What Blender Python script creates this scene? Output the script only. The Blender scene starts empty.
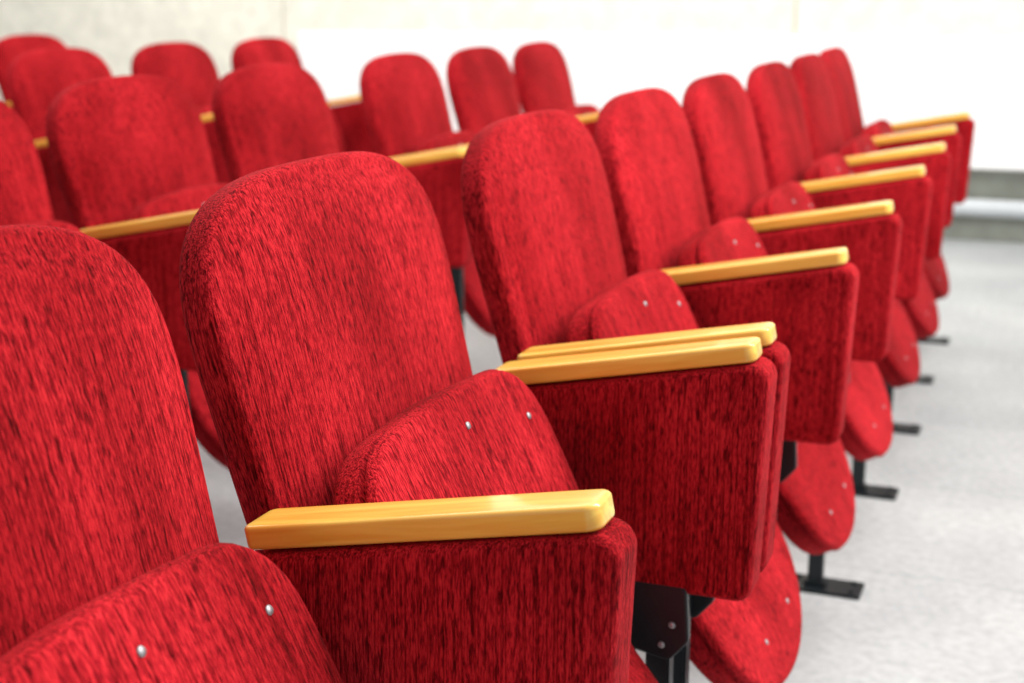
import bpy, bmesh, math, random
from mathutils import Vector, Matrix
random.seed(4)
S = 0.9            # layout units -> metres
DZ = 0.02
scene = bpy.context.scene
try:
    scene.view_settings.view_transform = 'Standard'
except Exception:
    pass

# ------------------------------------------------------------------ materials
def new_mat(name):
    m = bpy.data.materials.new(name); m.use_nodes = True
    nt = m.node_tree
    return m, nt, nt.nodes["Principled BSDF"]

def fabric():
    m, nt, b = new_mat("red_chenille")
    N, L = nt.nodes, nt.links
    tc = N.new("ShaderNodeTexCoord"); oi = N.new("ShaderNodeObjectInfo")
    add = N.new("ShaderNodeVectorMath"); add.operation = 'MULTIPLY_ADD'
    comb = N.new("ShaderNodeCombineXYZ")
    for i in range(3): L.new(oi.outputs["Random"], comb.inputs[i])
    L.new(comb.outputs[0], add.inputs[0]); add.inputs[1].default_value = (3.1, 5.3, 7.7)
    L.new(tc.outputs["Object"], add.inputs[2])
    def noise(sc, mul, det=3.0, rough=0.6):
        mp = N.new("ShaderNodeMapping"); mp.inputs["Scale"].default_value = sc
        L.new(add.outputs[0], mp.inputs["Vector"])
        n = N.new("ShaderNodeTexNoise"); n.inputs["Scale"].default_value = mul
        n.inputs["Detail"].default_value = det; n.inputs["Roughness"].default_value = rough
        L.new(mp.outputs[0], n.inputs["Vector"]); return n
    def ramp(src, stops):
        r = N.new("ShaderNodeValToRGB"); L.new(src.outputs["Fac"], r.inputs[0])
        e = r.color_ramp.elements
        e[0].position, e[0].color = stops[0][0], stops[0][1]+(1,)
        e[1].position, e[1].color = stops[-1][0], stops[-1][1]+(1,)
        for p, c in stops[1:-1]:
            k = e.new(p); k.color = c+(1,)
        return r
    def mul(a, b_):
        mx = N.new("ShaderNodeMix"); mx.data_type = 'RGBA'; mx.blend_type = 'MULTIPLY'
        mx.inputs["Factor"].default_value = 1
        L.new(a, mx.inputs["A"]); L.new(b_, mx.inputs["B"]); return mx.outputs["Result"]
    streak = noise((1, 1, 0.16), 700, 2.0, 0.6)
    rib = noise((1, 1, 0.008), 520, 0.0)
    fleck = noise((1, 1, 0.16), 300, 1.0)
    brush = noise((1, 1, 0.6), 6, 3.0, 0.5)
    fine = noise((1, 1, 0.5), 900, 1.0)
    r1 = ramp(streak, [(0.33, (0.17, 0.003, 0.006)), (0.46, (0.37, 0.006, 0.012)), (0.62, (0.55, 0.015, 0.021))])
    r3 = ramp(rib, [(0.34, (0.60, 0.48, 0.5)), (0.52, (1.05, 1.08, 1.08))])
    r4 = ramp(fleck, [(0.33, (0.40, 0.3, 0.32)), (0.43, (1.0, 1.0, 1.0))])
    r2 = ramp(brush, [(0.32, (0.66, 0.58, 0.58)), (0.70, (1.32, 2.0, 1.8))])
    c = mul(mul(mul(r1.outputs[0], r3.outputs[0]), r4.outputs[0]), r2.outputs[0])
    L.new(c, b.inputs["Base Color"])
    b.inputs["Roughness"].default_value = 0.88
    b.inputs["Specular IOR Level"].default_value = 0.06
    b.inputs["Sheen Weight"].default_value = 0.08
    b.inputs["Sheen Roughness"].default_value = 0.4
    b.inputs["Sheen Tint"].default_value = (1, 0.22, 0.22, 1)
    ms = N.new("ShaderNodeMath"); ms.operation = 'ADD'
    L.new(rib.outputs["Fac"], ms.inputs[0]); L.new(streak.outputs["Fac"], ms.inputs[1])
    ms2 = N.new("ShaderNodeMath"); ms2.operation = 'ADD'
    L.new(ms.outputs[0], ms2.inputs[0]); L.new(fine.outputs["Fac"], ms2.inputs[1])
    bp = N.new("ShaderNodeBump"); bp.inputs["Strength"].default_value = 0.55
    bp.inputs["Distance"].default_value = 0.0012
    L.new(ms2.outputs[0], bp.inputs["Height"]); L.new(bp.outputs[0], b.inputs["Normal"])
    return m

def wood():
    m, nt, b = new_mat("varnished_wood")
    N, L = nt.nodes, nt.links
    tc = N.new("ShaderNodeTexCoord"); oi = N.new("ShaderNodeObjectInfo")
    add = N.new("ShaderNodeVectorMath"); add.operation = 'ADD'
    L.new(tc.outputs["Object"], add.inputs[0]); L.new(oi.outputs["Random"], add.inputs[1])
    mp = N.new("ShaderNodeMapping"); mp.inputs["Scale"].default_value = (3, 45, 45)
    L.new(add.outputs[0], mp.inputs["Vector"])
    n = N.new("ShaderNodeTexNoise"); n.inputs["Scale"].default_value = 2.0; n.inputs["Detail"].default_value = 5
    n.inputs["Distortion"].default_value = 0.6
    L.new(mp.outputs[0], n.inputs["Vector"])
    r = N.new("ShaderNodeValToRGB"); e = r.color_ramp.elements
    e[0].position = 0.28; e[0].color = (0.84, 0.39, 0.04, 1)
    e[1].position = 0.66; e[1].color = (1.0, 0.64, 0.11, 1)
    L.new(n.outputs["Fac"], r.inputs[0]); L.new(r.outputs[0], b.inputs["Base Color"])
    b.inputs["Roughness"].default_value = 0.38
    b.inputs["Coat Weight"].default_value = 0.8; b.inputs["Coat Roughness"].default_value = 0.10
    return m

def plain(name, col, rough, metal=0.0, nscale=60, var=0.15):
    m, nt, b = new_mat(name)
    N, L = nt.nodes, nt.links
    tc = N.new("ShaderNodeTexCoord")
    n = N.new("ShaderNodeTexNoise"); n.inputs["Scale"].default_value = nscale; n.inputs["Detail"].default_value = 4
    L.new(tc.outputs["Object"], n.inputs["Vector"])
    r = N.new("ShaderNodeValToRGB"); e = r.color_ramp.elements
    e[0].position = 0.3; e[0].color = tuple(c*(1-var) for c in col) + (1,)
    e[1].position = 0.7; e[1].color = tuple(min(1, c*(1+var*0.5)) for c in col) + (1,)
    L.new(n.outputs["Fac"], r.inputs[0]); L.new(r.outputs[0], b.inputs["Base Color"])
    b.inputs["Roughness"].default_value = rough; b.inputs["Metallic"].default_value = metal
    return m

def floor_mat():
    m, nt, b = new_mat("grey_linoleum_floor")
    N, L = nt.nodes, nt.links
    tc = N.new("ShaderNodeTexCoord")
    br = N.new("ShaderNodeTexBrick"); br.offset = 0.0
    br.inputs["Scale"].default_value = 1.0; br.inputs["Brick Width"].default_value = 1.2
    br.inputs["Row Height"].default_value = 0.55; br.inputs["Mortar Size"].default_value = 0.006
    br.inputs["Mortar Smooth"].default_value = 1.0
    br.inputs["Color1"].default_value = (0.395, 0.41, 0.415, 1)
    br.inputs["Color2"].default_value = (0.455, 0.465, 0.465, 1)
    br.inputs["Mortar"].default_value = (0.35, 0.365, 0.37, 1)
    L.new(tc.outputs["Object"], br.inputs["Vector"])
    def nz(scale_vec, sc, det, c0, c1, p0=0.3, p1=0.7):
        mp = N.new("ShaderNodeMapping"); mp.inputs["Scale"].default_value = scale_vec
        L.new(tc.outputs["Object"], mp.inputs["Vector"])
        n = N.new("ShaderNodeTexNoise"); n.inputs["Scale"].default_value = sc; n.inputs["Detail"].default_value = det
        L.new(mp.outputs[0], n.inputs["Vector"])
        r = N.new("ShaderNodeValToRGB"); e = r.color_ramp.elements
        e[0].position = p0; e[0].color = c0; e[1].position = p1; e[1].color = c1
        L.new(n.outputs["Fac"], r.inputs[0]); return r
    grain = nz((1, 1, 1), 48, 6, (0.85, 0.85, 0.86, 1), (1.09, 1.09, 1.09, 1), 0.32, 0.68)
    patch = nz((1, 1, 1), 3.0, 3, (0.88, 0.88, 0.89, 1), (1.06, 1.06, 1.05, 1))
    def mul(a, b_):
        mx = N.new("ShaderNodeMix"); mx.data_type = 'RGBA'; mx.blend_type = 'MULTIPLY'; mx.inputs["Factor"].default_value = 1
        L.new(a, mx.inputs["A"]); L.new(b_, mx.inputs["B"]); return mx.outputs["Result"]
    L.new(mul(mul(br.outputs["Color"], grain.outputs[0]), patch.outputs[0]), b.inputs["Base Color"])
    b.inputs["Roughness"].default_value = 0.5
    return m

M_RED = fabric(); M_WOOD = wood()
M_BLACK = plain("black_painted_steel", (0.012, 0.017, 0.02), 0.4, 0.3)
M_SCREW = plain("zinc_screw", (0.42, 0.41, 0.42), 0.55, 1.0)
M_WALL = plain("cream_plaster", (0.83, 0.80, 0.69), 0.9, 0, 12, 0.12)
M_WHITE = plain("white_panel", (0.94, 0.94, 0.93), 0.7, 0, 6, 0.03)
M_GREY = plain("grey_green_plinth", (0.33, 0.35, 0.30), 0.8, 0, 9, 0.15)
M_PIPE = plain("painted_pipe", (0.60, 0.63, 0.65), 0.5, 0, 9, 0.05)
M_FLOOR = floor_mat()

# ------------------------------------------------------------------ mesh helpers
def round_poly(pts, radii, seg=8):
    out = []; n = len(pts)
    for i in range(n):
        p = Vector(pts[i]); a = Vector(pts[i-1]); c = Vector(pts[(i+1) % n]); r = radii[i]
        d1 = (a-p).normalized(); d2 = (c-p).normalized()
        ang = d1.angle(d2); t = r/math.tan(ang/2)
        bis = (d1+d2).normalized(); cen = p + bis*(r/math.sin(ang/2))
        s = p+d1*t-cen; e = p+d2*t-cen
        a0 = math.atan2(s.y, s.x); a1 = math.atan2(e.y, e.x); da = a1-a0
        while da > math.pi: da -= 2*math.pi
        while da < -math.pi: da += 2*math.pi
        for k in range(seg+1):
            an = a0+da*k/seg
            out.append((cen.x+r*math.cos(an), cen.y+r*math.sin(an)))
    return out

def resample(pts, n):
    L = [0]; P = [Vector(p) for p in pts]; P.append(P[0])
    for i in range(1, len(P)): L.append(L[-1]+(P[i]-P[i-1]).length)
    out = []; j = 0
    for k in range(n):
        t = L[-1]*k/n
        while L[j+1] < t: j += 1
        f = (t-L[j])/max(1e-9, L[j+1]-L[j]); out.append(tuple(P[j].lerp(P[j+1], f)))
    return out

def smooth(pts, it=3):
    P = [Vector(p) for p in pts]; n = len(P)
    for _ in range(it):
        P = [(P[i-1]+P[i]*2+P[(i+1) % n])/4 for i in range(n)]
    return [tuple(p) for p in P]

def arch(w, h0, h1, ex, n=60):
    out = []
    for k in range(n+1):
        a = math.pi*k/n; c, s = math.cos(a), math.sin(a)
        out.append((w*math.copysign(abs(c)**(2/ex), c), h0+(h1-h0)*abs(s)**(2/ex)))
    return out

def pad(name, outline, rings, axis, mat, dome_f=0.0, dome_b=0.0, caps=(0.92, 0.8, 0.6, 0.4, 0.2)):
    n = len(outline); P = [Vector(p) for p in outline]
    area = sum(P[i].x*P[(i+1) % n].y-P[(i+1) % n].x*P[i].y for i in range(n))
    if area < 0: P.reverse()
    nor = []
    for i in range(n):
        t = (P[(i+1) % n]-P[i-1]).normalized(); nor.append(Vector((t.y, -t.x)))
    cen = sum(P, Vector((0, 0)))/n
    bm = bmesh.new()
    def v3(p, h):
        if axis == 'x': return (h, p.x, p.y)
        if axis == 'y': return (p.x, h, p.y)
        return (p.x, p.y, h)
    loops = []
    i0, h0 = rings[0]; i1, h1 = rings[-1]
    base0 = [P[i]-nor[i]*i0 for i in range(n)]; base1 = [P[i]-nor[i]*i1 for i in range(n)]
    vc0 = bm.verts.new(v3(cen, h0-dome_b))
    for t in reversed(caps):
        loops.append([bm.verts.new(v3(cen.lerp(q, t), h0-dome_b*(1-t**3))) for q in base0])
    for ins, h in rings:
        loops.append([bm.verts.new(v3(P[i]-nor[i]*ins, h)) for i in range(n)])
    for t in caps:
        loops.append([bm.verts.new(v3(cen.lerp(q, t), h1+dome_f*(1-t**3))) for q in base1])
    vc1 = bm.verts.new(v3(cen, h1+dome_f))
    for a, b in zip(loops[:-1], loops[1:]):
        for i in range(n):
            j = (i+1) % n; bm.faces.new((a[i], a[j], b[j], b[i]))
    for i in range(n):
        j = (i+1) % n
        bm.faces.new((vc0, loops[0][j], loops[0][i])); bm.faces.new((vc1, loops[-1][i], loops[-1][j]))
    bmesh.ops.recalc_face_normals(bm, faces=bm.faces)
    me = bpy.data.meshes.new(name); bm.to_mesh(me); bm.free()
    for f in me.polygons: f.use_smooth = True
    me.materials.append(mat); return me

def box_into(bm, x0, x1, y0, y1, z0, z1, bev=0.003):
    r = bmesh.ops.create_cube(bm, size=1)
    vs = r["verts"]
    for v in vs:
        v.co = Vector(((x0+x1)/2+v.co.x*(x1-x0), (y0+y1)/2+v.co.y*(y1-y0), (z0+z1)/2+v.co.z*(z1-z0)))
    es = list({e for v in vs for e in v.link_edges})
    if bev: bmesh.ops.bevel(bm, geom=es, offset=bev, segments=2, affect='EDGES')

def cyl_into(bm, r, h, mat4, seg=20):
    bmesh.ops.create_cone(bm, cap_ends=True, segments=seg, radius1=r, radius2=r*0.8, depth=h, matrix=mat4)

def finish(bm, name, mat):
    me = bpy.data.meshes.new(name); bm.to_mesh(me); bm.free(); me.materials.append(mat); return me

def edge_rings(T, r, seg=5):
    out = []
    for k in range(seg+1):
        a = math.pi/2*k/seg; out.append((r*(1-math.sin(a)), -T+r*(1-math.cos(a))))
    out += [(i, -h) for i, h in reversed(out)]
    return out

# backrest: local origin at its bottom centre
bo = round_poly([(-0.235, 0), (0.235, 0), (0.264, 0.30), (-0.264, 0.30)], [0.06, 0.06, 0.001, 0.001], 8)
bo = [p for p in bo if p[1] < 0.29]
bo = bo + arch(0.264, 0.355, 0.527, 3.1)
bo = smooth(resample(bo, 140), 2)
T = 0.022
rg = edge_rings(T, 0.013)
rg += [(0.0165, T+0.0004), (0.022, T+0.0018), (0.030, T+0.0040), (0.040, T+0.0065)]
ME_BACK = pad("backrest", bo, rg, 'x', M_RED, dome_f=0.012, dome_b=0.004, caps=(0.95, 0.88, 0.8, 0.65, 0.45, 0.2))

# seat (tipped up): local origin at centre; +x = underside, -x = cushion
so = round_poly([(0.232, 0.02), (0.214, 0.302), (0, 0.314), (-0.214, 0.302), (-0.232, 0.02)], [0.02, 0.085, 0.4, 0.085, 0.02], 14)
so += [(-y, -z) for y, z in arch(0.238, 0.13, 0.340, 2.2)][1:-1]
so = smooth(resample(so, 130), 3)
T2 = 0.025
rs = []
for k in range(7):
    a = math.pi/2*k/6; rs.append((0.015*(1-math.sin(a)), -T2-0.003+0.016*(1-math.cos(a))))
rs += [(0.0, 0.004), (0.001, 0.0095), (0.0105, 0.0135), (0.001, 0.0165), (-0.0020, 0.0195), (0.0005, 0.0225), (0.0015, 0.026), (0.004, 0.0295), (0.010, 0.031)]
ME_SEAT = pad("seat", so, rs, 'x', M_RED, dome_f=0.003, dome_b=0.006)
def dip(z): return -0.024*math.exp(-((z+0.06)/0.12)**2)
for v in ME_SEAT.vertices: v.co.x += dip(v.co.z)

po = round_poly([(-0.660, 0.497), (-0.325, 0.497), (-0.312, 0.806), (-0.660, 0.736)], [0.02, 0.022, 0.022, 0.02], 7)
po = [(x, z+DZ) for x, z in po]
ME_PANEL = pad("side_panel", po, edge_rings(0.030, 0.010), 'y', M_RED, 0.002, 0.002, caps=(0.97, 0.85, 0.5))

ao = round_poly([(-0.172, -0.028), (0.170, -0.025), (0.170, 0.025), (-0.172, 0.028)],
                [0.010, 0.014, 0.014, 0.010], 8)
ME_ARM = pad("armrest", ao, edge_rings(0.0115, 0.0045, 4), 'z', M_WOOD, 0.0005, 0, caps=(0.97, 0.6, 0.2))

LX = -0.445
bm = bmesh.new(); box_into(bm, LX-0.016, LX+0.016, -0.013, 0.013, 0.004, 0.505+DZ); ME_LEG = finish(bm, "leg", M_BLACK)
bm = bmesh.new()
box_into(bm, -0.50, -0.345, -0.042, 0.042, 0.0, 0.008, 0.002)
box_into(bm, LX-0.024, LX+0.024, -0.020, 0.020, 0.007, 0.018, 0.003)
for xx in (-0.365, -0.487):
    for yy in (-0.025, 0.025):
        cyl_into(bm, 0.007, 0.006, Matrix.Translation((xx, yy, 0.010)), 6)
ME_FOOT = finish(bm, "foot_plate", M_BLACK)
bo_ = round_poly([(-0.490, 0.53), (-0.500, 0.470), (-0.480, 0.435), (-0.425, 0.425), (-0.400, 0.455), (-0.405, 0.53)],
                 [0.006, 0.012, 0.012, 0.012, 0.012, 0.006], 4)
ME_BRACK = pad("hinge_bracket", bo_, edge_rings(0.006, 0.002, 3), 'y', M_BLACK, caps=(0.9, 0.5))
bm = bmesh.new()
cyl_into(bm, 0.0048, 0.0020, Matrix.Rotation(math.pi/2, 4, 'Y'))
bmesh.ops.create_uvsphere(bm, u_segments=14, v_segments=8, radius=0.0030, matrix=Matrix.Translation((0.0005, 0, 0)) @ Matrix.Diagonal((0.3, 1, 1, 1)))
ME_SCREW = finish(bm, "screw", M_SCREW)
for f in ME_SCREW.polygons: f.use_smooth = True

col = scene.collection
def obj(name, me, parent=None, loc=(0, 0, 0), rot=(0, 0, 0)):
    o = bpy.data.objects.new(name, me); o.location = loc; o.rotation_euler = rot
    if parent: o.parent = parent
    col.objects.link(o); return o

CX = -0.50; HALF = 0.295
TILT_ARM = -math.radians(11)
def side(e, yl, detail):
    obj("side_panel", ME_PANEL, e, (-CX, yl, 0))
    a = obj("armrest", ME_ARM, e, (-0.499-CX, yl, 0.783+DZ), (0, TILT_ARM, 0)); a["label"] = "honey-coloured varnished wooden armrest"
    l = obj("leg", ME_LEG, e, (-CX, yl, 0)); l["label"] = "black square steel leg"
    f = obj("foot_plate", ME_FOOT, l, (0, 0, 0)); f["label"] = "black bolted steel foot plate"
    if detail:
        for s_ in ((-1,) if yl > 0 else (1,)):
            b = obj("hinge_bracket", ME_BRACK, e, (-CX, yl+s_*0.024, 0), (0, 0, 0)); b["label"] = "black steel hinge bracket"
            for (sx, sz) in ((-0.422, 0.475), (-0.435, 0.446), (-0.480, 0.465)):
                obj("screw", ME_SCREW, b, (sx, s_*0.007, sz), (0, 0, s_*math.pi/2))

LAB = "red chenille tip-up theatre seat with wooden armrest, seat folded up"
def chair(rowx, y0, far=False, detail=True, label=LAB, group="rows of red theatre seats", dt=0.0):
    e = bpy.data.objects.new("theatre_seat", None); e.empty_display_size = 0.2
    e.location = (rowx+CX, y0+HALF, 0); col.objects.link(e)
    e["label"] = label; e["category"] = "theatre seat"; e["group"] = group
    obj("backrest", ME_BACK, e, (-0.662-CX, 0.025, 0.540+DZ), (0, -math.radians(14.3), 0))
    s = obj("seat", ME_SEAT, e, (-0.504-CX, -0.002, 0.515+DZ), (0, -math.radians(25.4+dt), 0))
    for (sy, sz) in ((0.015, 0.268), (0.165, 0.236), (-0.07, -0.262), (0.09, -0.262)):
        obj("screw", ME_SCREW, s, (0.0324+dip(sz), sy, sz))
    side(e, -HALF, detail)
    if far: side(e, HALF, detail)
    return e

GA = "front row of red theatre seats"
chair(0, 0.464, group=GA)
chair(0, 1.056, True, group=GA, label="red tip-up theatre seat at bench end with two wooden armrests", dt=0.2)
for i, y in enumerate((1.732, 2.324, 2.916, 3.572, 4.165)):
    chair((0, 0, 0, -0.005, -0.010)[i], y, group=GA, dt=(-0.3, -0.8, -0.8, -1.0, -1.0)[i])
chair(-0.03, 4.760, True, group=GA, label="red tip-up theatre seat ending its row near the white wall", dt=-1)
GB = "second row of red theatre seats"
for y, f in ((1.15, 0), (1.748, 0), (2.345, 0), (2.965, 1), (3.75, 0), (4.38, 0), (4.99, 1)):
    chair(-1.21, y, bool(f), detail=False, group=GB, dt=-4.5+random.uniform(-0.7, 0.7))
GC = "third row of red theatre seats"
for y, f in ((3.10, 0), (3.73, 0), (4.40, 0), (5.08, 1)):
    chair(-2.50, y, bool(f), detail=False, group=GC, dt=-4+random.uniform(-1, 1))
GD = "last row of red theatre seats"
for y, f in ((4.5, 0), (5.12, 1)):
    chair(-3.78, y, bool(f), detail=False, group=GD)

# ------------------------------------------------------------------ setting
def struct(name, boxes, mat, label):
    bm = bmesh.new()
    for b in boxes: box_into(bm, *b)
    me = finish(bm, name, mat); o = obj(name, me); o["kind"] = "structure"; o["label"] = label; return o
struct("floor", [(-10, 5, -2.5, 7.9, -0.1, 0.0, 0)], M_FLOOR, "light grey linoleum floor")
struct("wall_back", [(-10, 5, 7.75, 7.95, 0, 3.4, 0)], M_GREY, "grey-green lower wall")
struct("wall_back_panel", [(-10, -4.5, 7.637, 7.76, 0.39, 3.4, 0.004), (-4.494, -1.43, 7.64, 7.76, 0.39, 3.4, 0.004),
                     (-1.424, 5, 7.64, 7.76, 0.39, 3.4, 0.004)], M_WALL, "cream plastered wall panels")
struct("trim_1", [(-4.40, 5, 7.625, 7.77, 0.385, 1.04, 0.008)], M_WHITE, "smooth white wall panel")
bm = bmesh.new()
bmesh.ops.create_cone(bm, cap_ends=True, segments=24, radius1=0.045, radius2=0.045, depth=15,
                      matrix=Matrix.Translation((-2.5, 7.69, 0.18)) @ Matrix.Rotation(math.pi/2, 4, 'Y'))
me = finish(bm, "trim_2", M_PIPE)
for f in me.polygons: f.use_smooth = len(f.vertices) == 4
o = obj("trim_2", me); o["kind"] = "structure"; o["label"] = "white painted pipe running along the wall base"

# ------------------------------------------------------------------ scale to metres
for me in list(bpy.data.meshes):
    me.transform(Matrix.Scale(S, 4))
for o in bpy.data.objects:
    o.location = o.location*S

# ------------------------------------------------------------------ camera
cd = bpy.data.cameras.new("camera"); cam = bpy.data.objects.new("camera", cd); col.objects.link(cam)
cam.location = (0, 0, (1.226+DZ)*S)
cam.rotation_euler = (math.radians(90-13.66), 0, math.radians(21.57))
cd.sensor_width = 36; cd.lens = 50; cd.clip_start = 0.01
cd.dof.use_dof = True; cd.dof.focus_distance = 1.36*S; cd.dof.aperture_fstop = 5.6
scene.camera = cam

# ------------------------------------------------------------------ light
def area(name, loc, target, size, power, colr=(1, 1, 1)):
    ld = bpy.data.lights.new(name, 'AREA'); ld.shape = 'RECTANGLE'; ld.size, ld.size_y = size
    ld.energy = power; ld.color = colr
    o = bpy.data.objects.new(name, ld); o.location = loc
    o.rotation_euler = (Vector(target)-Vector(loc)).to_track_quat('-Z', 'Y').to_euler(); col.objects.link(o)
area("overhead_light", (1.1, 2.2, 3.0), (-0.7, 1.8, 0.5), (0.9, 3.2), 175, (1, 0.98, 0.95))
area("overhead_light", (-2.6, 3.4, 3.2), (-2.2, 3.4, 0), (2.0, 3.5), 60, (1, 0.98, 0.95))
area("overhead_light", (-1.5, 5.4, 3.0), (-1.5, 6.9, 0.6), (8.0, 0.8), 142, (1, 0.98, 0.94))  # extra light added to brighten the back wall, no real fixture
w = bpy.data.worlds.new("world"); scene.world = w; w.use_nodes = True
w.node_tree.nodes["Background"].inputs[0].default_value = (0.97, 0.98, 1, 1)
w.node_tree.nodes["Background"].inputs[1].default_value = 0.58
